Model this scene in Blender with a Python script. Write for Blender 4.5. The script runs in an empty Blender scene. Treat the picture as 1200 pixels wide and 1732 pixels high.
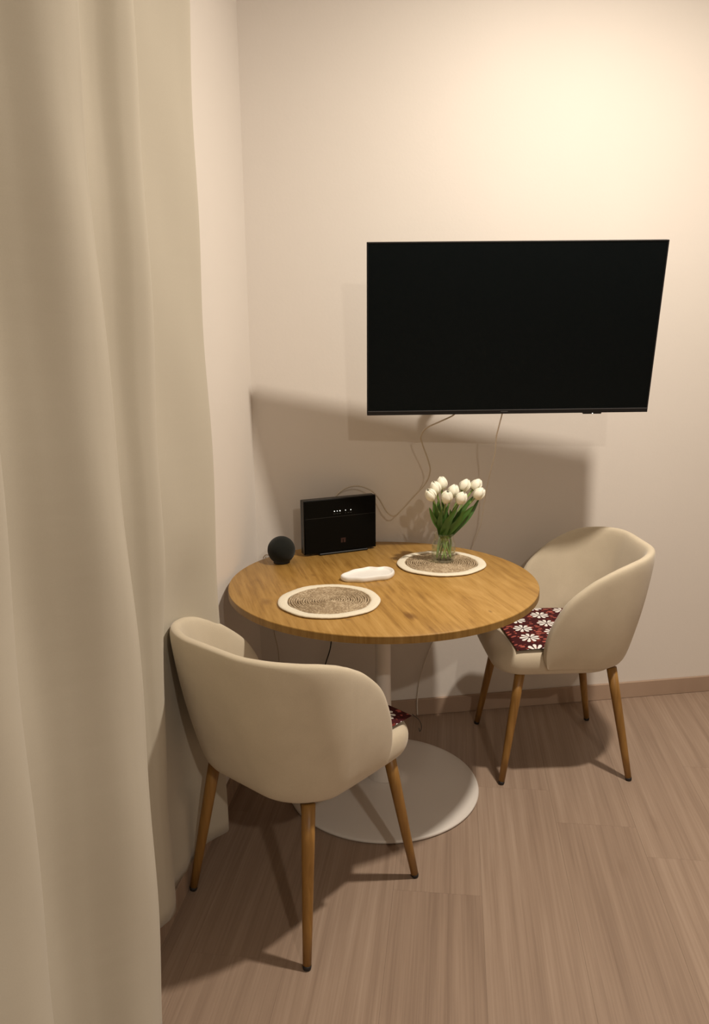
import bpy, bmesh, math, random
from mathutils import Matrix, Vector
random.seed(7)
sc = bpy.context.scene
col = sc.collection

# ------------------------------------------------------------------ camera
F_PX, W_PX = 1344.85, 1200.0
PITCH, ROLL, YAW = 0.2169, 0.0112, -0.1532
s_, c_ = math.sin(-YAW), math.cos(-YAW)
F0 = Vector((s_, c_, 0)); R0 = Vector((c_, -s_, 0))
FW = math.cos(PITCH) * F0 + Vector((0, 0, -math.sin(PITCH)))
U0 = math.sin(PITCH) * F0 + Vector((0, 0, math.cos(PITCH)))
RT = math.cos(ROLL) * R0 - math.sin(ROLL) * U0
UP = math.sin(ROLL) * R0 + math.cos(ROLL) * U0
cd = bpy.data.cameras.new('camera')
cd.sensor_fit = 'HORIZONTAL'; cd.sensor_width = 36.0
cd.lens = F_PX / W_PX * 36.0
cd.clip_start = 0.02
cam = bpy.data.objects.new('camera', cd); col.objects.link(cam)
m = Matrix.Identity(4)
for i in range(3):
    m[i][0] = RT[i]; m[i][1] = UP[i]; m[i][2] = -FW[i]
m.translation = Vector((-0.0880, -2.9654, 1.5315))
cam.matrix_world = m
sc.camera = cam

# ------------------------------------------------------------------ light
world = bpy.data.worlds.new('world'); sc.world = world; world.use_nodes = True
bg = world.node_tree.nodes['Background']
bg.inputs[0].default_value = (0.02, 0.02, 0.025, 1); bg.inputs[1].default_value = 0.2

def lamp(name, loc, power, size, color):
    # flush round LED downlight: a disc that shines down from the ceiling
    ld = bpy.data.lights.new(name, 'AREA'); ld.shape = 'DISK'; ld.size = size
    ld.energy = power; ld.color = color
    o = bpy.data.objects.new(name, ld); col.objects.link(o); o.location = loc
    return o
WARM = (1.0, 0.89, 0.755)
lamp('downlight_over_table', (1.275, -1.26, 2.99), 56.0, 0.12, WARM)
lamp('downlight_behind_camera', (0.65, -4.60, 3.00), 38.0, 0.12, WARM)

vs = sc.view_settings
sc.display_settings.display_device = 'sRGB'
vs.view_transform = 'Standard'; vs.look = 'None'; vs.exposure = 0.15; vs.gamma = 1.0
vs.use_curve_mapping = False

# ------------------------------------------------------------------ helpers
def mesh_obj(name, verts, faces, mat=None, parent=None, smooth=False, loc=None):
    me = bpy.data.meshes.new(name)
    me.from_pydata([tuple(v) for v in verts], [], faces)
    me.validate(); me.update()
    bm = bmesh.new(); bm.from_mesh(me)
    bmesh.ops.recalc_face_normals(bm, faces=bm.faces)
    bm.to_mesh(me); bm.free()
    if smooth:
        for p in me.polygons: p.use_smooth = True
    o = bpy.data.objects.new(name, me); col.objects.link(o)
    if mat: me.materials.append(mat)
    if parent: o.parent = parent
    if loc is not None: o.location = loc
    return o

def tag(o, label=None, cat=None, group=None, kind=None):
    if label: o['label'] = label
    if cat: o['category'] = cat
    if group: o['group'] = group
    if kind: o['kind'] = kind
    return o

def empty(name, loc=(0, 0, 0), rot=(0, 0, 0)):
    o = bpy.data.objects.new(name, None); col.objects.link(o)
    o.empty_display_size = 0.05
    o.location = loc; o.rotation_euler = rot
    return o

def box_data(x0, x1, y0, y1, z0, z1):
    v = [(x, y, z) for z in (z0, z1) for y in (y0, y1) for x in (x0, x1)]
    f = [(0, 2, 3, 1), (4, 5, 7, 6), (0, 1, 5, 4), (2, 6, 7, 3), (0, 4, 6, 2), (1, 3, 7, 5)]
    return v, f

def box(name, b, mat, parent=None, bevel=0.0, segs=2):
    v, f = box_data(*b)
    o = mesh_obj(name, v, f, mat, parent)
    if bevel:
        bm = bmesh.new(); bm.from_mesh(o.data)
        bmesh.ops.bevel(bm, geom=bm.edges[:], offset=bevel, segments=segs, affect='EDGES', profile=0.5)
        bm.to_mesh(o.data); bm.free()
        if segs > 1:
            for p in o.data.polygons: p.use_smooth = True
            try: o.data.set_sharp_from_angle(angle=math.radians(40))
            except Exception: pass
    return o

def lathe_data(prof, n=48, closed=False):
    v, f = [], []
    k = len(prof)
    for i in range(n):
        a = 2 * math.pi * i / n
        for r, z in prof: v.append((r * math.cos(a), r * math.sin(a), z))
    rng = k if closed else k - 1
    for i in range(n):
        j = (i + 1) % n
        for q in range(rng):
            q2 = (q + 1) % k
            f.append((i * k + q, j * k + q, j * k + q2, i * k + q2))
    return v, f

def lathe(name, prof, mat, parent=None, n=48, closed=False, loc=None):
    v, f = lathe_data(prof, n, closed)
    o = mesh_obj(name, v, f, mat, parent, True, loc)
    bm = bmesh.new(); bm.from_mesh(o.data)
    bmesh.ops.remove_doubles(bm, verts=bm.verts, dist=1e-6)
    bmesh.ops.recalc_face_normals(bm, faces=bm.faces)
    bm.to_mesh(o.data); bm.free()
    for p in o.data.polygons: p.use_smooth = True
    try: o.data.set_sharp_from_angle(angle=math.radians(50))
    except Exception: pass
    return o

def catmull(pts, sub=8, closed=False):
    P = [Vector(p) for p in pts]; n = len(P); out = []
    rng = n if closed else n - 1
    for i in range(rng):
        if closed: a, b, c, d = P[(i - 1) % n], P[i], P[(i + 1) % n], P[(i + 2) % n]
        else: a, b, c, d = P[max(i - 1, 0)], P[i], P[i + 1], P[min(i + 2, n - 1)]
        for k in range(sub):
            t = k / sub
            out.append(0.5 * ((2 * b) + (c - a) * t + (2 * a - 5 * b + 4 * c - d) * t * t + (3 * b - a - 3 * c + d) * t ** 3))
    if not closed: out.append(P[-1].copy())
    return out

def tube_data(path, rad, n=8, cap=True, sq=1.0):
    """path: list of Vectors, rad: float or list"""
    v, f = [], []
    L = len(path)
    prev = None
    for i, p in enumerate(path):
        t = (path[min(i + 1, L - 1)] - path[max(i - 1, 0)]).normalized()
        if prev is None:
            ref = Vector((0, 0, 1)) if abs(t.z) < 0.9 else Vector((1, 0, 0))
            a = t.cross(ref).normalized()
        else:
            a = (prev - t * prev.dot(t)).normalized()
        prev = a
        b = t.cross(a)
        r = rad[i] if isinstance(rad, (list, tuple)) else rad
        for k in range(n):
            th = 2 * math.pi * k / n
            v.append(p + a * (r * math.cos(th)) + b * (r * sq * math.sin(th)))
    for i in range(L - 1):
        for k in range(n):
            k2 = (k + 1) % n
            f.append((i * n + k, i * n + k2, (i + 1) * n + k2, (i + 1) * n + k))
    if cap:
        f.append(tuple(range(n - 1, -1, -1))); f.append(tuple((L - 1) * n + k for k in range(n)))
    return v, f

def tube(name, path, rad, mat, parent=None, n=8, sq=1.0):
    v, f = tube_data([Vector(p) for p in path], rad, n, True, sq)
    return mesh_obj(name, v, f, mat, parent, True)

def copy_tree(o, parent=None):
    c = o.copy(); col.objects.link(c); c.parent = parent
    for ch in o.children: 
        if ch.name != c.name: copy_tree(ch, c)
    return c

# ------------------------------------------------------------------ materials
class NT:
    def __init__(s, name):
        s.m = bpy.data.materials.new(name); s.m.use_nodes = True
        s.t = s.m.node_tree; s.n = s.t.nodes; s.b = s.n['Principled BSDF']
        s.out = s.n['Material Output']
    def add(s, typ, **kw):
        n = s.n.new(typ)
        for k, v in kw.items():
            if k.startswith('i_'):
                key = k[2:]
                key = int(key) if key.isdigit() else key.replace('_', ' ')
                n.inputs[key].default_value = v
            else: setattr(n, k, v)
        return n
    def link(s, a, b): s.t.links.new(a, b)
    def math(s, op, a, b=None, c=None):
        n = s.n.new('ShaderNodeMath'); n.operation = op
        for i, x in enumerate((a, b, c)):
            if x is None: continue
            if isinstance(x, (int, float)): n.inputs[i].default_value = x
            else: s.link(x, n.inputs[i])
        return n.outputs[0]
    def mix(s, fac, a, b, blend='MIX'):
        n = s.n.new('ShaderNodeMix'); n.data_type = 'RGBA'; n.blend_type = blend
        for i, x in ((0, fac), (6, a), (7, b)):
            if isinstance(x, (int, float)): n.inputs[i].default_value = x
            elif isinstance(x, tuple): n.inputs[i].default_value = (*x[:3], 1)
            else: s.link(x, n.inputs[i])
        return n.outputs[2]
    def ramp(s, fac, stops):
        n = s.n.new('ShaderNodeValToRGB')
        e = n.color_ramp.elements
        while len(e) < len(stops): e.new(0.5)
        for el, (p, cc) in zip(e, stops):
            el.position = p; el.color = (*cc, 1) if len(cc) == 3 else cc
        s.link(fac, n.inputs[0]); return n.outputs[0]
    def noise(s, vec, scale, detail=3, rough=0.5, dist=0.0):
        n = s.add('ShaderNodeTexNoise', i_Scale=scale, i_Detail=detail, i_Roughness=rough, i_Distortion=dist)
        if vec is not None: s.link(vec, n.inputs['Vector'])
        return n.outputs['Fac']
    def coords(s, scale=(1, 1, 1), rot=(0, 0, 0), loc=(0, 0, 0), which='Object'):
        tc = s.n.new('ShaderNodeTexCoord'); mp = s.n.new('ShaderNodeMapping')
        mp.inputs['Scale'].default_value = scale; mp.inputs['Rotation'].default_value = rot
        mp.inputs['Location'].default_value = loc
        s.link(tc.outputs[which], mp.inputs['Vector']); return mp.outputs[0]
    def bump(s, h, strength=0.2, dist=0.002):
        n = s.add('ShaderNodeBump', i_Strength=strength, i_Distance=dist)
        s.link(h, n.inputs['Height']); s.link(n.outputs[0], s.b.inputs['Normal'])
    def base(s, x):
        if isinstance(x, tuple): s.b.inputs['Base Color'].default_value = (*x[:3], 1)
        else: s.link(x, s.b.inputs['Base Color'])
    def set(s, **kw):
        for k, v in kw.items():
            k = k.replace('_', ' ')
            s.b.inputs[k].default_value = v
        return s

def plain(name, colr, rough=0.5, **kw):
    t = NT(name); n = t.noise(t.coords(), 40, 2)
    d = tuple(c * 0.94 for c in colr)
    t.base(t.mix(n, d, colr)); t.b.inputs['Roughness'].default_value = rough
    t.set(**kw); return t.m

def wall_mat():
    t = NT('painted_wall'); v = t.coords()
    n = t.noise(v, 3.0, 3)
    t.base(t.mix(n, (0.735, 0.685, 0.63), (0.765, 0.715, 0.66)))
    t.b.inputs['Roughness'].default_value = 0.55
    t.b.inputs['Specular IOR Level'].default_value = 0.22
    h = t.math('ADD', t.noise(v, 90, 3), t.math('MULTIPLY', t.noise(v, 9, 2), 0.7))
    t.bump(h, 0.10, 0.003); return t.m

def wood_floor(name, ang, tint=1.0, per_obj=True):
    t = NT(name)
    tc = t.n.new('ShaderNodeTexCoord'); oi = t.n.new('ShaderNodeObjectInfo')
    vr = t.add('ShaderNodeVectorRotate', rotation_type='Z_AXIS'); vr.inputs['Angle'].default_value = -ang
    t.link(tc.outputs['Object'], vr.inputs['Vector'])
    ad = t.add('ShaderNodeVectorMath', operation='ADD')
    cb = t.n.new('ShaderNodeCombineXYZ')
    t.link(t.math('MULTIPLY', oi.outputs['Random'], 37.0), cb.inputs[0])
    t.link(t.math('MULTIPLY', oi.outputs['Random'], 19.0), cb.inputs[1])
    t.link(vr.outputs[0], ad.inputs[0]); t.link(cb.outputs[0], ad.inputs[1])
    def mp(sc_):
        n = t.n.new('ShaderNodeMapping'); n.inputs['Scale'].default_value = sc_
        t.link(ad.outputs[0], n.inputs['Vector']); return n.outputs[0]
    fine = t.noise(mp((2.2, 150, 1)), 1.0, 4, 0.6)
    mid = t.noise(mp((1.1, 24, 1)), 1.0, 4, 0.55, 0.4)
    wv = t.add('ShaderNodeTexWave', wave_type='BANDS', bands_direction='Y', i_Scale=1.0, i_Distortion=7.0, i_Detail=2.0)
    wv.inputs['Detail Scale'].default_value = 0.6
    t.link(mp((0.55, 7.0, 1)), wv.inputs['Vector'])
    big = t.noise(mp((0.5, 3.0, 1)), 1.0, 2)
    a = t.math('ADD', t.math('MULTIPLY', fine, 0.44), t.math('MULTIPLY', mid, 0.40))
    a = t.math('ADD', a, t.math('MULTIPLY', wv.outputs['Fac'], 0.06))
    a = t.math('ADD', a, t.math('MULTIPLY', t.math('SUBTRACT', oi.outputs['Random'], 0.5), 0.06))
    a = t.math('ADD', a, t.math('MULTIPLY', t.math('SUBTRACT', big, 0.5), 0.18))
    c = t.ramp(a, [(0.22, tuple(x * tint for x in (0.225, 0.155, 0.112))), (0.46, tuple(x * tint for x in (0.320, 0.230, 0.170))), (0.72, tuple(x * tint for x in (0.430, 0.325, 0.250)))])
    kn = t.add('ShaderNodeTexVoronoi', i_Scale=1.0); t.link(mp((1.7, 6.5, 1)), kn.inputs['Vector'])
    knm = t.ramp(kn.outputs['Distance'], [(0.0, (1, 1, 1)), (0.07, (0.4, 0.4, 0.4)), (0.12, (0, 0, 0))])
    c = t.mix(t.math('MULTIPLY', knm, 0.5), c, (0.16, 0.095, 0.06))
    t.base(c); t.b.inputs['Roughness'].default_value = 0.48
    t.b.inputs['Specular IOR Level'].default_value = 0.4
    t.bump(fine, 0.12, 0.0015)
    return t.m

def oak_table(name, edge=False):
    t = NT(name)
    def mp(sc_, rot=math.radians(84)):
        tc = t.n.new('ShaderNodeTexCoord')
        vr = t.add('ShaderNodeVectorRotate', rotation_type='Z_AXIS'); vr.inputs['Angle'].default_value = rot
        n = t.n.new('ShaderNodeMapping'); n.inputs['Scale'].default_value = sc_
        t.link(tc.outputs['Object'], vr.inputs['Vector']); t.link(vr.outputs[0], n.inputs['Vector']); return n.outputs[0]
    fine = t.noise(mp((7, 160, 6)), 1.0, 4, 0.65)
    mid = t.noise(mp((3.2, 13, 2)), 1.0, 5, 0.6, 1.6)
    wv = t.add('ShaderNodeTexWave', wave_type='BANDS', bands_direction='Y', i_Scale=1.0, i_Distortion=9.0, i_Detail=2.5)
    wv.inputs['Detail Scale'].default_value = 0.7
    t.link(mp((1.5, 9.0, 1)), wv.inputs['Vector'])
    big = t.noise(mp((1.2, 5.0, 1)), 1.0, 2)
    a = t.math('ADD', t.math('MULTIPLY', fine, 0.42), t.math('MULTIPLY', mid, 0.42))
    a = t.math('ADD', a, t.math('MULTIPLY', wv.outputs['Fac'], 0.06))
    a = t.math('ADD', a, t.math('MULTIPLY', t.math('SUBTRACT', big, 0.5), 0.2))
    k = 0.62 if edge else 1.0
    c = t.ramp(a, [(0.26, (0.235 * k, 0.115 * k, 0.022 * k)), (0.44, (0.405 * k, 0.226 * k, 0.055 * k)), (0.64, (0.535 * k, 0.325 * k, 0.105 * k))])
    if not edge:
        # dark knots in the veneer, long axis with the grain
        tc = t.n.new('ShaderNodeTexCoord')
        for kx, ky, kr, kk in ((0.013, -0.351, 0.022, 0.85), (-0.388, -0.148, 0.022, 0.5), (-0.168, -0.345, 0.009, 0.6), (0.249, -0.357, 0.008, 0.6), (-0.22, 0.10, 0.010, 0.4), (0.30, 0.05, 0.012, 0.4)):
            mpn = t.n.new('ShaderNodeMapping'); mpn.vector_type = 'TEXTURE'
            mpn.inputs['Location'].default_value = (kx, ky, 0.75); mpn.inputs['Rotation'].default_value = (0, 0, -math.radians(84))
            mpn.inputs['Scale'].default_value = (kr * 1.9, kr, 1)
            t.link(tc.outputs['Object'], mpn.inputs['Vector'])
            ln_ = t.add('ShaderNodeVectorMath', operation='LENGTH'); t.link(mpn.outputs[0], ln_.inputs[0])
            dist = t.math('ADD', ln_.outputs['Value'], t.math('MULTIPLY', t.math('SUBTRACT', fine, 0.5), 0.9))
            msk = t.ramp(dist, [(0.25, (1, 1, 1)), (1.0, (0, 0, 0))])
            c = t.mix(t.math('MULTIPLY', msk, kk), c, (0.16, 0.070, 0.016))
    t.base(c); t.b.inputs['Roughness'].default_value = 0.42
    t.b.inputs['Specular IOR Level'].default_value = 0.4
    t.bump(fine, 0.08, 0.001); return t.m

def leg_wood():
    t = NT('varnished_beech'); v = t.coords((60, 60, 3))
    n = t.noise(v, 1.0, 3, 0.55, 0.5)
    t.base(t.ramp(n, [(0.25, (0.205, 0.098, 0.020)), (0.7, (0.34, 0.178, 0.044))]))
    t.b.inputs['Roughness'].default_value = 0.42; return t.m

def fabric(name, c1, c2, scale=700, bump=0.25, rough=0.9, sheen=0.25):
    t = NT(name); v = t.coords()
    n1 = t.noise(v, scale, 2, 0.6); n2 = t.noise(v, 14, 3)
    f = t.math('ADD', t.math('MULTIPLY', n1, 0.6), t.math('MULTIPLY', n2, 0.4))
    t.base(t.ramp(f, [(0.3, c1), (0.7, c2)]))
    t.b.inputs['Roughness'].default_value = rough
    t.b.inputs['Sheen Weight'].default_value = sheen
    t.b.inputs['Specular IOR Level'].default_value = 0.15
    t.bump(n1, bump, 0.0008); return t.m

def curtain_mat():
    t = NT('curtain_cloth'); v = t.coords()
    n1 = t.noise(v, 500, 2); n2 = t.noise(t.coords((2, 2, 9)), 2.0, 4, 0.55)
    t.base(t.mix(n1, (0.50, 0.455, 0.37), (0.54, 0.495, 0.405)))
    t.b.inputs['Roughness'].default_value = 0.85
    t.b.inputs['Specular IOR Level'].default_value = 0.2
    t.b.inputs['Sheen Weight'].default_value = 0.15
    t.bump(n2, 0.10, 0.008); return t.m

def glossy(name, colr, rough, spec=0.5, coat=0.0):
    t = NT(name); n = t.noise(t.coords(), 6, 2)
    t.base(t.mix(n, tuple(c * 0.96 for c in colr), colr))
    t.set(Roughness=rough, Specular_IOR_Level=spec, Coat_Weight=coat, Coat_Roughness=0.1); return t.m

def thin_clear(name, tint, ior=0.4):
    t = NT(name); t.n.remove(t.b)
    tr = t.add('ShaderNodeBsdfTransparent'); tr.inputs[0].default_value = (*tint, 1)
    gl = t.add('ShaderNodeBsdfGlossy'); gl.inputs['Roughness'].default_value = 0.03
    gl.inputs[0].default_value = (1, 1, 1, 1)
    lw = t.add('ShaderNodeLayerWeight', i_Blend=0.5)
    fac = t.math('ADD', 0.045, t.math('MULTIPLY', t.math('POWER', lw.outputs['Facing'], 3.0), ior))
    mx = t.add('ShaderNodeMixShader')
    t.link(fac, mx.inputs[0]); t.link(tr.outputs[0], mx.inputs[1]); t.link(gl.outputs[0], mx.inputs[2])
    t.link(mx.outputs[0], t.out.inputs['Surface']); return t.m

def daisy_mat():
    """dark maroon cloth printed with rows of white daisies and coral leaves"""
    t = NT('daisy_print_cloth')
    tc = t.n.new('ShaderNodeTexCoord'); sp = t.n.new('ShaderNodeSeparateXYZ')
    t.link(tc.outputs['Object'], sp.inputs[0])
    X, Y = sp.outputs[0], sp.outputs[1]
    CX, CY = 0.086, 0.100
    def daisy(ox, oy):
        # alternating rows shifted by half
        row = t.math('FLOOR', t.math('DIVIDE', t.math('ADD', Y, 1.0 + oy), CY))
        par = t.math('MODULO', row, 2.0)
        xs = t.math('ADD', t.math('ADD', X, 2.0 + ox), t.math('MULTIPLY', par, CX / 2))
        u = t.math('SUBTRACT', t.math('MODULO', xs, CX), CX / 2)
        v = t.math('SUBTRACT', t.math('MODULO', t.math('ADD', Y, 1.0 + oy), CY), CY / 2)
        return u, v, row
    u, v, row = daisy(0.01, 0.02)
    r = t.math('SQRT', t.math('ADD', t.math('MULTIPLY', u, u), t.math('MULTIPLY', v, v)))
    th = t.math('ARCTAN2', v, u)
    pet = t.math('ABSOLUTE', t.math('COSINE', t.math('MULTIPLY', th, 4.5)))
    R = t.math('ADD', 0.012, t.math('MULTIPLY', t.math('POWER', pet, 0.5), 0.0225))
    inn = t.math('LESS_THAN', r, R)
    gap = t.math('GREATER_THAN', pet, 0.55)
    cen = t.math('GREATER_THAN', r, 0.0055)
    white = t.math('MULTIPLY', t.math('MULTIPLY', inn, gap), cen)
    vor = t.add('ShaderNodeTexVoronoi', i_Scale=1.0, i_Randomness=0.8)
    mp = t.n.new('ShaderNodeMapping'); mp.inputs['Scale'].default_value = (75, 36, 1); mp.inputs['Rotation'].default_value = (0, 0, 0.5)
    t.link(tc.outputs['Object'], mp.inputs['Vector']); t.link(mp.outputs[0], vor.inputs['Vector'])
    band = t.math('GREATER_THAN', t.math('ABSOLUTE', v), 0.033)
    leaf = t.math('MULTIPLY', t.math('LESS_THAN', vor.outputs['Distance'], 0.40), band)
    nz = t.noise(tc.outputs['Object'], 60, 2)
    leaf2 = t.math('MULTIPLY', t.math('GREATER_THAN', nz, 0.60), t.math('SUBTRACT', 1.0, band))
    c = t.mix(leaf2, (0.055, 0.008, 0.010), (0.17, 0.030, 0.022))
    c = t.mix(leaf, c, (0.42, 0.10, 0.075))
    c = t.mix(white, c, (0.86, 0.85, 0.82))
    t.base(c); t.b.inputs['Roughness'].default_value = 0.85; t.b.inputs['Specular IOR Level'].default_value = 0.2
    t.bump(t.noise(tc.outputs['Object'], 600, 2), 0.2, 0.0008)
    return t.m

def jute_mat():
    t = NT('jute'); v = t.coords((1, 1, 1))
    n = t.noise(v, 160, 4, 0.7); n2 = t.noise(v, 30, 2)
    f = t.math('ADD', t.math('MULTIPLY', n, 0.75), t.math('MULTIPLY', n2, 0.25))
    t.base(t.ramp(f, [(0.33, (0.150, 0.100, 0.055)), (0.50, (0.38, 0.285, 0.175)), (0.66, (0.66, 0.55, 0.39))]))
    t.b.inputs['Roughness'].default_value = 0.9
    t.bump(n, 0.6, 0.002); return t.m

def emit(name, colr, s):
    t = NT(name); t.base((0.02, 0.02, 0.02))
    t.b.inputs['Emission Color'].default_value = (*colr, 1); t.b.inputs['Emission Strength'].default_value = s
    return t.m

TH = math.radians(74.1175)
LD = Vector((math.cos(TH), math.sin(TH), 0)); LN = Vector((math.sin(TH), -math.cos(TH), 0))
M = dict(
    wall=wall_mat(), ceil=plain('ceiling_paint', (0.80, 0.77, 0.73), 0.8),
    floor=wood_floor('laminate_floor', TH), skirt=wood_floor('laminate_baseboard', 0.0, 1.3),
    skirt_left=wood_floor('laminate_baseboard_left', TH, 1.15),
    under=plain('floor_underlay', (0.16, 0.11, 0.08), 0.9),
    oak=oak_table('oak_veneer'), oak_edge=oak_table('oak_edge_band', True), leg=leg_wood(),
    chair=fabric('cream_upholstery', (0.55, 0.475, 0.355), (0.65, 0.57, 0.435)),
    seam=fabric('cream_piping', (0.53, 0.46, 0.35), (0.60, 0.53, 0.41)),
    cap=plain('black_rubber', (0.012, 0.010, 0.010), 0.6),
    white_metal=glossy('white_lacquered_metal', (0.74, 0.70, 0.655), 0.34, 0.5),
    curtain=curtain_mat(), daisy=daisy_mat(), jute=jute_mat(),
    cotton=fabric('cream_cotton', (0.74, 0.68, 0.53), (0.86, 0.80, 0.66), 300, 0.5),
    ceramic=glossy('white_ceramic', (0.88, 0.87, 0.84), 0.45, 0.4),
    black_plastic=glossy('black_plastic', (0.006, 0.006, 0.0055), 0.38, 0.3),
    black_gloss=glossy('black_gloss_panel', (0.003, 0.003, 0.0025), 0.38, 0.08),
    grey_edge=glossy('dark_grey_edge', (0.045, 0.040, 0.036), 0.35, 0.4),
    knit=fabric('black_knit', (0.008, 0.009, 0.008), (0.018, 0.020, 0.017), 900, 0.5, 0.95, 0.1),
    screen=glossy('tv_screen', (0.0016, 0.0022, 0.0026), 0.26, 0.30),
    bezel=glossy('tv_bezel', (0.010, 0.010, 0.011), 0.4, 0.35),
    bezel_line=glossy('tv_bezel_line', (0.10, 0.10, 0.105), 0.35, 0.5),
    cable_grey=plain('beige_cable', (0.52, 0.44, 0.34), 0.5), cable_white=plain('white_cable', (0.78, 0.72, 0.64), 0.45),
    cable_black=plain('black_cable', (0.012, 0.011, 0.010), 0.5),
    glass=thin_clear('clear_glass', (0.96, 0.975, 0.96), 0.6), water=thin_clear('water', (0.93, 0.955, 0.91), 0.15),
    petal=plain('tulip_petal', (0.93, 0.91, 0.77), 0.5, Subsurface_Weight=0.15, Subsurface_Radius=(0.01, 0.009, 0.006)),
    stem=plain('tulip_stem', (0.26, 0.38, 0.11), 0.5), leaf=plain('tulip_leaf', (0.060, 0.145, 0.022), 0.42),
    led=emit('white_led', (1, 0.97, 0.9), 1.6), mark=plain('dim_print', (0.035, 0.034, 0.032), 0.5),
    red_mark=plain('dim_red_print', (0.034, 0.010, 0.008), 0.5), steel=plain('black_steel', (0.02, 0.02, 0.02), 0.45),
)

M['screen'].node_tree.nodes['Principled BSDF'].inputs['Specular Tint'].default_value = (0.62, 0.88, 1.0, 1)

# ------------------------------------------------------------------ room shell
RX, RY, RZ = 4.3, -7.2, 3.06       # right wall, rear wall, ceiling
tag(box('wall_back', (-0.03, RX, 0, 0.1, -0.02, RZ), M['wall']), kind='structure')
wl = tag(box('wall_left', (-7.8, 0.03, 0.008, 0.108, -0.02, RZ), M['wall']), kind='structure')
wl.rotation_euler = (0, 0, TH)
tag(box('wall_right', (RX, RX + 0.1, RY, 0.1, -0.02, RZ), M['wall']), kind='structure')
tag(box('wall_rear', (-2.6, RX, RY - 0.1, RY, -0.02, RZ), M['wall']), kind='structure')
tag(box('ceiling', (-2.6, RX + 0.1, RY - 0.1, 0.1, RZ, RZ + 0.1), M['ceil']), kind='structure')
floor = tag(box('floor', (-2.6, RX + 0.1, RY - 0.1, 0.1, -0.06, -0.0065), M['under']), kind='structure')

room = [Vector((0, 0)), Vector((RX, 0)), Vector((RX, RY)), Vector((RY * LD.x / LD.y, RY))]
def clip(poly, a, b):
    out = []; n = Vector((-(b - a).y, (b - a).x))
    ins = lambda p: (p - a).dot(n) <= 1e-9
    for i in range(len(poly)):
        p, q = poly[i], poly[(i + 1) % len(poly)]
        if ins(p): out.append(p)
        if ins(p) != ins(q):
            t = (a - p).dot(n) / (q - p).dot(n); out.append(p + (q - p) * t)
    return out
PW, PL, GAP = 0.2484, 1.285, 0.00016
ends = {-1: -1.20 + 0.62, 0: -1.20, 1: -0.55, 2: -0.909, 3: -0.35, 4: -0.536, 5: -0.684, 6: -0.141}
ld2, ln2 = Vector((LD.x, LD.y)), Vector((LN.x, LN.y))
for k in range(-1, 26):
    p0 = 0.580 + (k - 2) * PW
    e0 = ends.get(k, -0.3 - (k * 0.47) % PL)
    s = e0 - 7 * PL
    while s < 1.6:
        a0, a1, b0, b1 = p0 + GAP, p0 + PW - GAP, s + GAP, s + PL - GAP
        poly = [ln2 * a + ld2 * b for a, b in ((a0, b0), (a1, b0), (a1, b1), (a0, b1))]
        for i in range(4):
            if poly: poly = clip(poly, room[i], room[(i + 1) % 4])
        s += PL
        if len(poly) < 3: continue
        n = len(poly)
        v = [(p.x, p.y, -0.0064) for p in poly] + [(p.x, p.y, 0.0) for p in poly]
        f = [tuple(range(n, 2 * n)), tuple(range(n - 1, -1, -1))] + [(i, (i + 1) % n, n + (i + 1) % n, n + i) for i in range(n)]
        mesh_obj('plank', v, f, M['floor'], floor)

bb = tag(box('baseboard_back', (0.0, RX, -0.012, 0.0, 0.0005, 0.071), M['skirt'], None, 0.0015, 1), kind='structure')
bl = tag(box('baseboard_left', (-7.4, -0.012, -0.003, 0.008, 0.0005, 0.071), M['skirt_left'], None, 0.0015, 1), kind='structure')
bl.rotation_euler = (0, 0, TH)

# ------------------------------------------------------------------ curtain
# plan curve: (distance along the left wall from the corner towards the camera, distance off the wall)
def yo(y, off):          # world y and wall offset -> plan point
    a = (y - LN.y * off) / LD.y
    return LD * a + LN * off
ctl = [(-0.785, 0.070), (-0.805, 0.081), (-0.85, 0.062), (-0.92, 0.028), (-1.00, 0.004), (-1.07, 0.008), (-1.112, 0.058), (-1.140, 0.069),
       (-1.165, 0.052), (-1.185, 0.018), (-1.22, 0.003), (-1.30, 0.002), (-1.38, 0.010), (-1.445, 0.065), (-1.487, 0.122), (-1.512, 0.131), (-1.550, 0.130), (-1.583, 0.112), (-1.617, 0.062), (-1.655, 0.026),
       (-1.715, 0.022), (-1.785, 0.060), (-1.84, 0.112), (-1.90, 0.125), (-1.96, 0.10), (-2.05, 0.045), (-2.13, 0.055), (-2.22, 0.12), (-2.30, 0.11), (-2.40, 0.05), (-2.50, 0.04)]
cp = catmull([(y, o, 0) for y, o in ctl], 9)
NZ = 72; ZB, ZT = 0.085, 2.80
rs = random.Random(3)
cv, cf = [], []
for j in range(NZ + 1):
    w = j / NZ; z = ZB + (ZT - ZB) * w
    for i, p in enumerate(cp):
        y, o = p.x, p.y
        amp = 1.0 + 0.10 * (0.5 - w)
        oo = 0.012 + (o - 0.012) * amp
        oo += 0.006 * math.sin(3.1 * z + 9 * y) * min(1, max(0, (o - 0.02) / 0.05)) + 0.0025 * math.sin(11 * z + 31 * y)
        oo = min(oo, 0.02) + max(0, oo - 0.02) * (1 - 0.72 * (1 if y > -1.25 else 0) * max(0.0, min(1.0, (1.0 - z) / 0.6)) * math.exp(-((y + 1.13) / 0.10) ** 4))
        # chair back pushes the cloth flat against the wall
        g = math.exp(-((y + 0.96) / 0.13) ** 4) * (1 / (1 + math.exp((z - 0.93) / 0.05)))
        oo = oo * (1 - g) + min(oo, -0.0045 if z > 0.3 else 0.012) * g
        yy = y + 0.010 * math.sin(2.3 * z + 4 * y)
        if i == 0: yy = y + 0.004 * math.sin(4 * z)
        q = yo(yy, max(oo, -0.0055)); cv.append((q.x, q.y, z))
n = len(cp)
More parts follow.
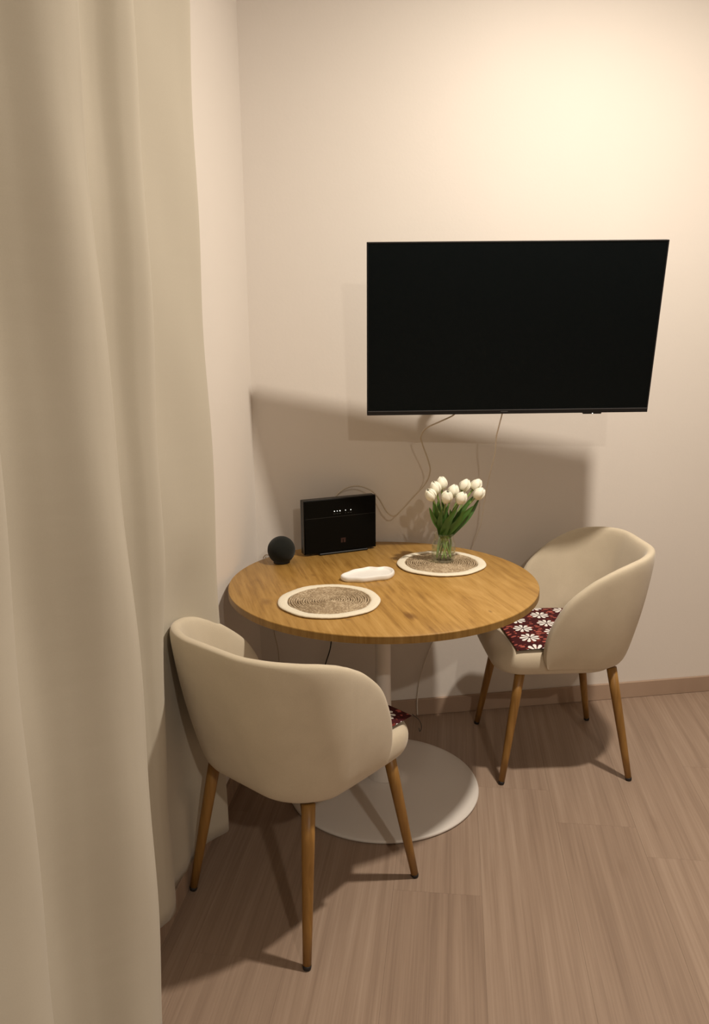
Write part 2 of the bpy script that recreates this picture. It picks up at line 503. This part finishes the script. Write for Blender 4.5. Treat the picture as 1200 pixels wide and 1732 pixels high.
for j in range(NZ):
    for i in range(n - 1):
        cf.append((j * n + i, j * n + i + 1, (j + 1) * n + i + 1, (j + 1) * n + i))
cur = empty('curtain', yo(-1.4, 0.05)); bpy.context.view_layer.update()
off = cur.location.copy()
cloth = mesh_obj('curtain_panel', [Vector(v) - off for v in cv], cf, M['curtain'], cur, True)
sm = cloth.modifiers.new('thick', 'SOLIDIFY'); sm.thickness = 0.0022; sm.offset = 0.0
ra, rb = yo(-0.45, 0.075), yo(-2.75, 0.075)
tube('rod', [Vector((p.x, p.y, 2.82)) - off for p in (ra, rb)], 0.012, M['steel'], cur, 12)
for yb in (-0.5, -2.7):
    a_, b_ = yo(yb, 0.0), yo(yb, 0.08)
    tube('rod_bracket', [Vector((p.x, p.y, 2.82)) - off for p in (a_, b_)], 0.008, M['steel'], cur, 8)
tag(cur, 'long cream curtain hanging in folds along the left wall', 'curtain')

# ------------------------------------------------------------------ table
TCX, TCY, TR = 0.383, -0.5065, 0.502
tab = empty('dining_table', (TCX, TCY, 0))
tag(tab, 'round oak-topped dining table on a white tulip pedestal in the corner', 'table')
TT = 0.0225
top = lathe('table_top', [(0, 0.75), (TR - 0.0012, 0.75), (TR, 0.7488), (TR, 0.7495 - TT + 0.0025), (TR - 0.002, 0.7495 - TT), (0, 0.7495 - TT)], M['oak'], tab, 160)
eb = lathe('edge_band', [(TR - 0.001, 0.7475), (TR + 0.0008, 0.7475), (TR + 0.0008, 0.7505 - TT), (TR - 0.001, 0.7505 - TT)], M['oak_edge'], tab, 160, True)
lathe('pedestal', [(0.0, 0.7270), (0.12, 0.7268), (0.12, 0.722), (0.060, 0.716), (0.036, 0.700), (0.0275, 0.660), (0.0255, 0.60), (0.0255, 0.45), (0.027, 0.33), (0.0305, 0.24), (0.037, 0.16), (0.046, 0.095), (0.056, 0.056), (0.0575, 0.048), (0.0, 0.047)], M['white_metal'], tab, 48)
bp = [(0.0, 0.0475), (0.060, 0.0475), (0.066, 0.046), (0.075, 0.0405)]
for i in range(1, 13):
    t_ = i / 12; bp.append((0.075 + (0.322 - 0.075) * t_, 0.0405 - 0.0275 * t_ ** 1.25))
bp += [(0.3275, 0.0105), (0.329, 0.007), (0.327, 0.003), (0.318, 0.0010), (0.0, 0.0010)]
lathe('base', bp, M['white_metal'], tab, 96)

# ------------------------------------------------------------------ chairs
def top_z(y):
    T = [(-0.330, 0.816), (-0.30, 0.816), (-0.256, 0.811), (-0.19, 0.800), (-0.134, 0.784), (-0.08, 0.757), (-0.04, 0.730), (0.025, 0.672), (0.062, 0.611), (0.085, 0.560), (0.097, 0.50)]
    for (a, za), (b, zb) in zip(T, T[1:]):
        if y <= b: 
            t = (y - a) / (b - a); return za + (zb - za) * t
    return T[-1][1]
def outline(hw, rear, rad, front, nA=7, nB=16, nC=12):
    """half outline rear centre -> front, on the +x side"""
    P = []
    for i in range(nA): P.append((i / nA * (hw - rad), rear + 0.012 * (i / nA) ** 2 * 0))
    for i in range(nB + 1):
        a = math.pi / 2 * i / nB; P.append((hw - rad + rad * math.sin(a), rear + rad - rad * math.cos(a)))
    return P
def shell_columns():
    bo = outline(0.232, -0.228, 0.15, 0.08); to = outline(0.280, -0.315, 0.205, 0.09)
    colsR = []
    for (bx_, by_), (tx, ty) in zip(bo, to): colsR.append(((bx_, by_, 0.418), (tx, ty, top_z(ty))))
    side = catmull([(-0.110, 0.774, 0), (-0.078, 0.756, 0), (-0.04, 0.732, 0), (0.025, 0.674, 0), (0.062, 0.613, 0), (0.085, 0.556, 0), (0.096, 0.50, 0), (0.092, 0.452, 0), (0.082, 0.428, 0)], 4)[1:]
    ns = len(side)
    for i, p in enumerate(side):
        t = (i + 1) / ns
        yb = -0.078 + (0.076 + 0.078) * t
        wz = (p.y - 0.42) / (0.757 - 0.42)
        colsR.append(((0.232 - 0.004 * t, yb, 0.418 + 0.004 * t), (0.235 + 0.045 * min(1, max(0, wz)) ** 0.9, p.x, p.y)))
    colsL = [((-b[0], b[1], b[2]), (-t[0], t[1], t[2])) for b, t in colsR[1:]]
    return colsL[::-1] + colsR
def shell_mesh():
    C = shell_columns(); n = len(C); V = []; NO = 9; TK = 0.034
    prof_n = None
    for i, (b, t) in enumerate(C):
        b, t = Vector(b), Vector(t)
        pa, pb = Vector(C[max(i - 1, 0)][0]), Vector(C[min(i + 1, n - 1)][0])
        tan = (pb - pa); tan.z = 0; tan.normalize()
        nrm = Vector((tan.y, -tan.x, 0))         # outward
        if nrm.dot(Vector((b.x, b.y + 0.02, 0))) < 0: nrm = -nrm
        H = (t - b).length
        tk = min(TK, 0.010 + 0.5 * H)
        prof = []
        prof.append(b - nrm * 0.075 + Vector((0, 0, -0.014)))
        prof.append(b - nrm * 0.030 + Vector((0, 0, -0.012)))
        prof.append(b - nrm * 0.008 + Vector((0, 0, -0.004)))
        for k in range(NO):
            q = (k + 0.6) / NO
            q = min(q, 1.0) * 0.97
            prof.append(b.lerp(t, q) + nrm * (0.010 * math.sin(math.pi * q) * min(1, H / 0.3)))
        dirv = (t - b).normalized() if H > 1e-4 else Vector((0, 0, 1))
        for k in range(1, 6):
            a = math.pi * k / 6
            prof.append(t - nrm * (tk / 2 - tk / 2 * math.cos(a)) + dirv * (tk / 2 * math.sin(a)) - dirv * tk / 2 * 0.9)
        ib = b - nrm * (tk + 0.004); ib.z = 0.455 if t.z > 0.5 else b.z + 0.01
        for k in range(NO):
            q = 1 - (k + 0.6) / NO
            prof.append(ib.lerp(t - nrm * tk - dirv * tk * 0.45, q))
        prof_n = len(prof); V += prof
    Fc = []
    for i in range(n - 1):
        for k in range(prof_n - 1):
            Fc.append((i * prof_n + k, i * prof_n + k + 1, (i + 1) * prof_n + k + 1, (i + 1) * prof_n + k))
        Fc.append((i * prof_n + prof_n - 1, i * prof_n, (i + 1) * prof_n, (i + 1) * prof_n + prof_n - 1))
    Fc.append(tuple(range(prof_n))); Fc.append(tuple((n - 1) * prof_n + k for k in range(prof_n)))
    return V, Fc
def seat_mesh():
    """rounded cushion, front at +y"""
    def ring(s, z, dx=0.0):
        hw, yf, yr = 0.222 * s, 0.258 - (1 - s) * 0.25, -0.19 + (1 - s) * 0.15
        P = []
        def arc(cx_, cy_, r, a0, a1, k=7):
            for i in range(k + 1):
                a = a0 + (a1 - a0) * i / k; P.append((cx_ + r * math.cos(a), cy_ + r * math.sin(a), z))
        r = 0.095 * s; r2 = 0.12 * s
        arc(hw - r, yf - r, r, 0, math.pi / 2); arc(-hw + r, yf - r, r, math.pi / 2, math.pi)
        arc(-hw + r2, yr + r2, r2, math.pi, 1.5 * math.pi); arc(hw - r2, yr + r2, r2, 1.5 * math.pi, 2 * math.pi)
        return P
    rings = [(0.70, 0.392), (0.86, 0.393), (0.93, 0.398), (0.975, 0.412), (0.995, 0.430), (1.0, 0.447), (0.99, 0.462), (0.965, 0.474), (0.92, 0.482), (0.84, 0.487), (0.6, 0.491), (0.3, 0.493)]
    V, Fc = [], []
    for s, z in rings: V += ring(s, z)
    n = len(V) // len(rings)
    for j in range(len(rings) - 1):
        for i in range(n): Fc.append((j * n + i, j * n + (i + 1) % n, (j + 1) * n + (i + 1) % n, (j + 1) * n + i))
    Fc.append(tuple(range(n - 1, -1, -1))); Fc.append(tuple((len(rings) - 1) * n + i for i in range(n)))
    return V, Fc

def make_chair():
    t = empty('armchair')
    sh = mesh_obj('backrest_shell', *shell_mesh(), M['chair'], t, True)
    sub = sh.modifiers.new('sub', 'SUBSURF'); sub.levels = 1; sub.render_levels = 1
    se = mesh_obj('seat', *seat_mesh(), M['chair'], t, True)
    sub = se.modifiers.new('sub', 'SUBSURF'); sub.levels = 1; sub.render_levels = 1
    box('seat_frame', (-0.150, 0.150, -0.150, 0.150, 0.384, 0.396), M['cap'], t, 0.004, 1)
    for sx in (-1, 1):
        for topp, foot in (((0.178, 0.160), (0.2235, 0.226)), ((0.178, -0.158), (0.226, -0.226))):
            a = Vector((sx * topp[0], topp[1], 0.405)); b = Vector((sx * foot[0], foot[1], 0.0))
            d = (b - a)
            lg = tube('leg', [a + d * q for q in (0, 0.25, 0.5, 0.75, 0.975)], [0.0175, 0.0165, 0.0148, 0.0128, 0.0108], M['leg'], t, 16)
            tube('foot_cap', [a + d * 0.972, a + d * 0.985, a + d * 1.0 + Vector((0, 0, 0.0006))], [0.0112, 0.0110, 0.0098], M['cap'], lg, 16)
    return t
ch = make_chair()
ch.location = (1.040, -0.3678, 0); ch.rotation_euler = (0, 0, math.radians(83.5157))
tag(ch, 'cream tub armchair against the bare wall, facing left with daisy seat pad in view', 'chair', 'cream armchairs at the round table')
ch2 = copy_tree(ch)
ch2.location = (0.0571 + 0.010 * LN.x, -0.9613 + 0.010 * LN.y, 0); ch2.rotation_euler = (0, 0, math.radians(-49.827))
tag(ch2, 'cream tub armchair beside the curtain, its rounded back turned to the camera', 'chair', 'cream armchairs at the round table')

# seat pads
def pad_mesh(hw=0.196, th=0.012, N=22):
    V, Fc = [], []
    for side in (1, -1):
        for j in range(N + 1):
            for i in range(N + 1):
                x, y = (2 * i / N - 1), (2 * j / N - 1)
                e = (1 - abs(x) ** 6) * (1 - abs(y) ** 6)
                k = 1 - (0.13 if y < 0 else 0.015) * (abs(x * y) ** 3)
                droop = -0.010 * (max(0, math.hypot(x, y) - 0.9)) * 2.0
                V.append((x * hw * k, y * hw * k, (th / 2 * e ** 0.5 if side > 0 else -th / 2 * e ** 0.5) + droop))
    W = N + 1
    for s in (0, 1):
        o = s * W * W
        for j in range(N):
            for i in range(N): Fc.append((o + j * W + i, o + j * W + i + 1, o + (j + 1) * W + i + 1, o + (j + 1) * W + i))
    return V, Fc
def make_pad(chair, label, dx, dy, rz):
    a = chair.rotation_euler.z
    loc = Vector((chair.location.x + math.cos(a) * dx - math.sin(a) * dy, chair.location.y + math.sin(a) * dx + math.cos(a) * dy, 0.5005))
    o = mesh_obj('seat_pad', *pad_mesh(), M['daisy'], None, True, loc)
    bm = bmesh.new(); bm.from_mesh(o.data); bmesh.ops.remove_doubles(bm, verts=bm.verts, dist=1e-5); bm.to_mesh(o.data); bm.free()
    o.rotation_euler = (0, 0, a + rz)
    tag(o, label, 'cushion', 'daisy print seat pads')
    return o
p1 = make_pad(ch, 'maroon seat pad with white daisies on the chair facing left', -0.012, -0.006, 0.03)
p2 = make_pad(ch2, 'maroon daisy seat pad mostly hidden in the chair beside the curtain, one corner showing', 0.006, 0.048, 0.02)
tube('tie_string', catmull([(0.196, 0.190, -0.004), (0.2035, 0.214, -0.030), (0.206, 0.221, -0.052), (0.2025, 0.218, -0.066), (0.197, 0.2215, -0.058)], 5), 0.0011, M['cable_black'], p2, 6)

# ------------------------------------------------------------------ television
tv = empty('television', (0.839, -0.4065, 1.5455), (0.160, 0.0, -0.1337))
tag(tv, 'black flat-screen television mounted on the wall above the table', 'television')
TW, THH = 0.957, 0.557
hw, hh = TW / 2, THH / 2
box('back_housing', (-hw, hw, 0.002, 0.022, -hh, hh), M['bezel'], tv, 0.002, 2)
box('rear_bulge', (-0.34, 0.34, 0.021, 0.058, -0.24, 0.06), M['bezel'], tv, 0.010, 2)
for nm, b in (('bezel', (-hw, -hw + 0.004, -0.003, 0.0025, -hh, hh)), ('bezel', (hw - 0.004, hw, -0.003, 0.0025, -hh, hh)),
              ('bezel', (-hw, hw, -0.003, 0.0025, hh - 0.004, hh)), ('bottom_bezel', (-hw, hw, -0.0035, 0.0025, -hh, -hh + 0.0135))):
    o = box(nm, b, M['bezel'], tv, 0.0008, 1)
    if nm == 'bottom_bezel':
        box('trim_line', (-hw + 0.003, hw - 0.003, -0.0042, -0.0030, -hh + 0.0130, -hh + 0.0148), M['bezel_line'], o)
        box('maker_mark', (-0.024, 0.000, -0.0038, -0.0032, -hh + 0.0070, -hh + 0.0092), M['bezel_line'], o)
        rb_ = box('sensor_lip', (0.258, 0.322, -0.002, 0.010, -hh - 0.0048, -hh + 0.001), M['bezel'], o, 0.0015, 1)
        tag(box('standby_light', (0.2895, 0.2925, -0.0028, -0.0015, -hh - 0.0040, -hh - 0.0012), M['led'], o), 'tiny white standby light')
box('screen', (-hw + 0.0035, hw - 0.0035, -0.0012, 0.0025, -hh + 0.0125, hh - 0.0035), M['screen'], tv)
# articulated arm back to the wall
tv_m = Matrix.Translation(Vector((0.839, -0.4065, 1.5455))) @ Matrix.Rotation(-0.1337, 4, 'Z') @ Matrix.Rotation(0.160, 4, 'X')
inv = tv_m.inverted()
mt = box('mount_plate', (-0.12, 0.12, 0.056, 0.066, -0.17, 0.05), M['steel'], tv, 0.002, 1)
pth = [inv @ Vector(p) for p in ((0.845, -0.345, 1.50), (0.74, -0.20, 1.50), (0.86, -0.03, 1.50))]
tube('mount_arm', pth, 0.016, M['steel'], tv, 10)
v, f = box_data(0.80, 0.92, -0.030, -0.0005, 1.38, 1.62)
mesh_obj('wall_plate', [inv @ Vector(p) for p in v], f, M['steel'], tv)

# ------------------------------------------------------------------ cables
c1 = [(0.700, -0.272, 1.330), (0.692, -0.272, 1.285), (0.681, -0.275, 1.262), (0.638, -0.245, 1.236), (0.605, -0.19, 1.209), (0.595, -0.15, 1.175), (0.606, -0.13, 1.142), (0.634, -0.11, 1.076), (0.643, -0.1, 1.034), (0.628, -0.09, 0.988), (0.584, -0.085, 0.939), (0.539, -0.08, 0.889), (0.51, -0.075, 0.865), (0.484, -0.07, 0.88), (0.451, -0.065, 0.936), (0.418, -0.06, 0.968), (0.375, -0.05, 0.981), (0.329, -0.05, 0.974), (0.289, -0.062, 0.945), (0.275, -0.078, 0.905)]
tag(tube('signal_cable', catmull(c1, 6), 0.0027, M['cable_grey'], None, 8), 'thin beige cable looping from the television down behind the router', 'cable')
c2 = [(0.855, -0.300, 1.330), (0.850, -0.300, 1.290), (0.848, -0.300, 1.264), (0.844, -0.28, 1.216), (0.846, -0.25, 1.172), (0.854, -0.22, 1.117), (0.86, -0.16, 1.043), (0.865, -0.11, 0.977), (0.867, -0.08, 0.926), (0.865, -0.06, 0.852), (0.86, -0.05, 0.802), (0.848, -0.03, 0.75), (0.835, -0.016, 0.69), (0.80, -0.012, 0.55), (0.70, -0.012, 0.36), (0.64, -0.014, 0.20), (0.62, -0.018, 0.085), (0.62, -0.020, 0.006)]
tag(tube('power_cable', catmull(c2, 6), 0.0026, M['cable_white'], None, 8), 'thin white cable hanging straight from the television behind the tulips', 'cable')
c3 = [(0.275, -0.012, 0.715), (0.272, -0.013, 0.60), (0.275, -0.018, 0.45), (0.268, -0.020, 0.36), (0.262, -0.020, 0.32), (0.246, -0.020, 0.27), (0.236, -0.020, 0.23), (0.23, -0.02, 0.10), (0.23, -0.021, 0.005)]
tag(tube('router_cable', catmull(c3, 6), 0.0024, M['cable_black'], None, 8), 'black cable running down the wall under the table', 'cable')
c4 = [(0.022, -0.014, 0.715), (0.030, -0.014, 0.56), (0.042, -0.014, 0.46), (0.045, -0.014, 0.40), (0.056, -0.014, 0.34), (0.060, -0.014, 0.27), (0.062, -0.016, 0.12), (0.064, -0.020, 0.005)]
tag(tube('speaker_cable', catmull(c4, 6), 0.0017, M['cable_grey'], None, 8), 'thin dull cable under the table near the room corner', 'cable')

# ------------------------------------------------------------------ things on the table
# router
ro = empty('router', (0.295, -0.1385, 0.75), (0, 0, math.atan2(0.071, 0.278)))
tag(ro, 'black upright internet router with a row of white lights at the back of the table', 'router')
RL, RH, RD = 0.2865, 0.2065, 0.034
box('body', (-RL / 2, RL / 2, 0.0, RD, 0.006, RH), M['black_plastic'], ro, 0.003, 2)
fp = box('front_panel', (-RL / 2 + 0.003, RL / 2 - 0.001, -0.004, 0.001, 0.0075, RH - 0.002), M['black_gloss'], ro, 0.0012, 1)
box('grey_edge_strip', (-RL / 2 + 0.0005, RL / 2 - 0.0005, 0.001, 0.006, RH - 0.001, RH + 0.0008), M['grey_edge'], ro)
box('grey_edge_strip', (-RL / 2 - 0.0008, -RL / 2 + 0.001, 0.001, 0.006, 0.010, RH - 0.001), M['grey_edge'], ro)
box('stand_foot', (-0.088, 0.105, -0.014, RD + 0.012, 0.0004, 0.0075), M['black_plastic'], ro, 0.002, 1)
for k, (x, r_) in enumerate(((-0.0240, 0.0017), (-0.0130, 0.0015), (-0.0022, 0.0020), (0.0200, 0.0014), (0.0410, 0.0016))):
    o = lathe('indicator_light', [(0, 0.0006), (r_, 0.0006), (r_, 0), (0, 0)], M['led'], fp, 12)
    o.location = (x, -0.0040, 0.1595); o.rotation_euler = (math.pi / 2, 0, 0)
for k, (x, w_) in enumerate(((-0.024, 0.008), (-0.0125, 0.007), (-0.002, 0.006), (0.020, 0.004), (0.031, 0.006), (0.041, 0.006))):
    box('dim_caption', (x - w_ / 2, x + w_ / 2, -0.0044, -0.0038, 0.1490, 0.1506), M['mark'], fp)
box('panel_seam', (-RL / 2 + 0.006, RL / 2 - 0.004, -0.0043, -0.0038, 0.1385, 0.1392), M['mark'], fp)
lg = empty('emblem'); lg.parent = fp
v, f = [], []
for b in ((0.000, 0.019, -0.0046, -0.0038, 0.0515, 0.0560), (0.000, 0.0070, -0.0046, -0.0038, 0.0390, 0.0508), (0.0105, 0.0185, -0.0046, -0.0038, 0.0390, 0.0508)):
    vv, ff = box_data(*b); f += [tuple(i + len(v) for i in q) for q in ff]; v += vv
bpy.data.objects.remove(lg)
mesh_obj('emblem', v, f, M['red_mark'], fp)

# round speaker
SR = 0.0492
sp = empty('smart_speaker', (0.070, -0.232, 0.75))
tag(sp, 'small black fabric ball speaker beside the router', 'speaker')
pr = [(0.0, 0.004)]
for i in range(0, 25):
    a = -1.02 + (math.pi / 2 + 1.02) * i / 24
    pr.append((SR * math.cos(a), 0.0465 + SR * math.sin(a)))
lathe('knit_shell', pr, M['knit'], sp, 48)
lathe('base_ring', [(0, 0.0004), (0.029, 0.0004), (0.0295, 0.002), (0.0275, 0.0065), (0, 0.0065)], M['black_plastic'], sp, 40)
tube('lead', catmull([(-0.030, 0.026, 0.018), (-0.052, 0.040, 0.020), (-0.061, 0.052, 0.010), (-0.0625, 0.060, 0.003)], 5), 0.0018, M['cable_grey'], sp, 8)

# place mats
def coil_mesh():
    path, R = [], 0.127
    pitch = 0.0072; r0 = 0.003
    th = 0.0
    rr = random.Random(5)
    while True:
        r = r0 + pitch * th / (2 * math.pi)
        if r > R: break
        w = 0.0006 * math.sin(th * 7.3) + rr.uniform(-0.0004, 0.0004)
        path.append(Vector(((r + w) * math.cos(th), (r + w) * math.sin(th), 0.0036 + rr.uniform(-0.0004, 0.0005))))
        th += min(0.45, 0.0065 / max(r, 0.004))
    return tube_data(path, 0.0039, 6, True, 0.85)
def border_mesh():
    V, Fc = [], []; n, k = 96, 10
    rr = random.Random(9)
    for i in range(n):
        a = 2 * math.pi * i / n
        R = 0.1405 + 0.0012 * math.sin(5 * a + 1) + 0.0010 * math.sin(9 * a)
        for q in range(k):
            b = 2 * math.pi * q / k
            ca, sa = math.cos(b), math.sin(b)
            V.append(((R + 0.0150 * (abs(ca) ** 0.7) * (1 if ca > 0 else -1)) * math.cos(a), (R + 0.0150 * (abs(ca) ** 0.7) * (1 if ca > 0 else -1)) * math.sin(a), 0.0046 + 0.0040 * sa + 0.0003 * math.sin(40 * a)))
    for i in range(n):
        for q in range(k):
            Fc.append((i * k + q, ((i + 1) % n) * k + q, ((i + 1) % n) * k + (q + 1) % k, i * k + (q + 1) % k))
    return V, Fc
mat1 = empty('place_mat', (0.183, -0.693, 0.7503), (0, 0, 0.4))
mesh_obj('jute_coil', *coil_mesh(), M['jute'], mat1, True)
mesh_obj('cotton_border', *border_mesh(), M['cotton'], mat1, True)
tag(mat1, 'round jute place mat with cream border, empty, at the front of the table', 'place mat', 'round jute place mats')
mat2 = copy_tree(mat1)
mat2.location = (0.619, -0.363, 0.7503); mat2.rotation_euler = (0, 0, 2.1)
tag(mat2, 'round jute place mat with cream border under the glass jar of tulips', 'place mat', 'round jute place mats')

# white tray
pts = [(0.247, -0.487), (0.254, -0.466), (0.276, -0.446), (0.298, -0.424), (0.329, -0.413), (0.357, -0.400), (0.386, -0.412), (0.413, -0.409), (0.430, -0.428), (0.432, -0.462), (0.418, -0.492), (0.398, -0.510), (0.365, -0.514), (0.318, -0.524), (0.288, -0.516), (0.260, -0.508)]
tc_ = Vector((0.340, -0.466, 0))
ol = [p - tc_ for p in catmull([(x, y, 0) for x, y in pts], 5, True)]
V, Fc = [], []
prof = [(0.90, 0.0004), (0.97, 0.001), (1.0, 0.006), (1.0, 0.012), (0.985, 0.0165), (0.955, 0.018), (0.92, 0.017), (0.885, 0.0125), (0.84, 0.0105), (0.5, 0.0100)]
nO = len(ol)
for s_k, z in prof:
    for i, p in enumerate(ol): V.append((p.x * s_k, p.y * s_k, z))
for j in range(len(prof) - 1):
    for i in range(nO): Fc.append((j * nO + i, j * nO + (i + 1) % nO, (j + 1) * nO + (i + 1) % nO, (j + 1) * nO + i))
Fc.append(tuple(range(nO - 1, -1, -1))); Fc.append(tuple((len(prof) - 1) * nO + i for i in range(nO)))
tr = mesh_obj('trinket_tray', V, Fc, M['ceramic'], None, True, (tc_.x, tc_.y, 0.75))
tag(tr, 'white wavy-edged ceramic tray in the middle of the table', 'tray')

# glass jar
JX, JY, JZ = 0.632, -0.345, 0.7588
jar = empty('glass_jar', (JX, JY, JZ))
tag(jar, 'small clear glass jar holding white tulips', 'jar')
lathe('glass', [(0.0, 0.0003), (0.034, 0.0003), (0.0385, 0.003), (0.0415, 0.010), (0.0425, 0.030), (0.0425, 0.050), (0.0405, 0.062), (0.0365, 0.071), (0.0350, 0.076), (0.0362, 0.079), (0.0350, 0.083), (0.0364, 0.087), (0.0352, 0.092), (0.0366, 0.097), (0.0358, 0.0995), (0.0338, 0.0995), (0.0325, 0.094), (0.0325, 0.076), (0.0345, 0.069), (0.0385, 0.060), (0.0403, 0.050), (0.0403, 0.030), (0.0395, 0.012), (0.036, 0.007), (0.0, 0.006)], M['glass'], jar, 48)
lathe('water', [(0.0, 0.0066), (0.0355, 0.0075), (0.0388, 0.0125), (0.0397, 0.030), (0.0397, 0.046), (0.0, 0.046)], M['water'], jar, 40)

# tulips
def bloom_mesh(seed):
    rr = random.Random(seed)
    V, Fc = [], []
    for k in range(6):
        inner = k % 2
        a0 = k * math.pi / 3 + rr.uniform(-0.08, 0.08)
        nu, nv = 6, 8
        base = len(V)
        for j in range(nv + 1):
            t = j / nv
            rad = 0.0188 * (math.sin(math.pi * min(1, 0.12 + 0.835 * t)) ** 0.72) * (0.92 if inner else 1.0) + 0.001
            z = 0.046 * t * (1.0 if inner else 0.985)
            wdt = 0.70 * (math.sin(math.pi * (0.18 + 0.62 * t)) ** 0.5) * (1 - 0.15 * t ** 4)
            for i in range(nu + 1):
                u = 2 * i / nu - 1
                a = a0 + u * wdt * 1.25
                zz = z - 0.005 * (u * u) * t ** 3
                rd = rad * (1 - 0.07 * u * u) + (0.0012 if not inner else 0)
                V.append((rd * math.cos(a), rd * math.sin(a), zz))
        W = nu + 1
        for j in range(nv):
            for i in range(nu): Fc.append((base + j * W + i, base + j * W + i + 1, base + (j + 1) * W + i + 1, base + (j + 1) * W + i))
    return V, Fc
def leaf_mesh(path, width, face):
    """lance-shaped blade along a path, with a V fold"""
    V, Fc = [], []
    L = len(path)
    for i, p in enumerate(path):
        t = i / (L - 1)
        tan = (path[min(i + 1, L - 1)] - path[max(i - 1, 0)]).normalized()
        side = tan.cross(face).normalized(); nn = side.cross(tan)
        w = width * (math.sin(math.pi * (0.10 + 0.90 * t)) ** 0.8 if t < 1 else 0.0) + 0.0004
        for u in (-1, -0.5, 0, 0.5, 1): V.append(p + side * w * u + nn * (abs(u) ** 1.5 * w * 0.45))
    for i in range(L - 1):
        for k in range(4): Fc.append((i * 5 + k, i * 5 + k + 1, (i + 1) * 5 + k + 1, (i + 1) * 5 + k))
    return V, Fc
heads = [  # x, z of bloom centre as seen, depth, lean (dx, dy), neighbour wording
    (0.583, 0.996, -0.375, 'lowest white tulip at the far left of the bunch'),
    (0.600, 1.020, -0.350, 'white tulip second from the left, above the lowest left one'),
    (0.622, 1.035, -0.325, 'highest white tulip in the left half of the bunch'),
    (0.641, 0.986, -0.385, 'white tulip low in the middle front of the bunch'),
    (0.664, 1.006, -0.345, 'white tulip standing in the centre of the bunch'),
    (0.693, 0.979, -0.385, 'low white tulip right of centre, nodding to the right'),
    (0.705, 1.024, -0.330, 'upright white tulip high right of centre'),
    (0.746, 1.024, -0.335, 'topmost of the two white tulips at the far right'),
    (0.757, 0.993, -0.370, 'lower of the two white tulips at the far right'),
]
CAM = Vector((-0.088, -2.9654, 1.5315))
for k, (hx, hz, hy, lab) in enumerate(heads):
    # heads were measured on the plane y = JY; slide along the line of sight to the given depth
    P = Vector((hx, JY, hz)); d = P - CAM; P = CAM + d * ((hy - CAM.y) / d.y)
    ang = 2 * math.pi * k / 9 + 0.4
    neck = Vector((JX + 0.010 * math.cos(ang) + (P.x - JX) * 0.10, JY + 0.010 * math.sin(ang), JZ + 0.104))
    foot = Vector((JX + 0.026 * math.cos(k * 2.4), JY + 0.024 * math.sin(k * 2.4), JZ + 0.012))
    lean = Vector(((P.x - neck.x) * 1.5, (P.y - neck.y) * 1.5, 0.16)).normalized()
    bb_ = P - lean * 0.0215
    mid = neck.lerp(bb_, 0.55) + Vector((-(P.x - JX) * 0.07, 0, 0.0))
    root = empty('tulip', foot)
    tag(root, lab, 'tulip', 'white tulips in the glass jar')
    rel = lambda q: Vector(q) - foot
    tube('stem', catmull([rel(foot), rel(foot.lerp(neck, 0.55) + Vector((0.004 * math.cos(ang), 0, 0))), rel(neck), rel(mid), rel(bb_ + lean * 0.004)], 6), 0.0032, M['stem'], root, 8)
    o = mesh_obj('bloom', *bloom_mesh(k), M['petal'], root, True)
    o.location = rel(bb_); o.rotation_mode = 'QUATERNION'; o.rotation_quaternion = Vector((0, 0, 1)).rotation_difference(lean)
    so = o.modifiers.new('thick', 'SOLIDIFY'); so.thickness = 0.0008
    # one or two blades each
    for q in range(1 + (k % 2)):
        sgn = 1 if (k + q) % 2 else -1
        st = neck + Vector((0.003 * sgn, -0.006, -0.004))
        tipf = 0.93 + 0.08 * ((k * 3 + q) % 3 - 1)
        tip = neck + (bb_ - neck) * tipf + Vector((0.014 * sgn + (P.x - JX) * 0.16, -0.016 - 0.006 * q, -0.006))
        md = st.lerp(tip, 0.5) + Vector((0.009 * sgn, -0.006, 0.0))
        pathl = catmull([rel(st - Vector((0, 0, 0.016))), rel(st), rel(md), rel(tip)], 5)
        lf = mesh_obj('leaf', *leaf_mesh(pathl, 0.0098 + 0.0018 * (k % 3), Vector((0.25 * sgn, -1, 0.15))), M['leaf'], root, True)
# the two broad blades that sweep out to the right and left
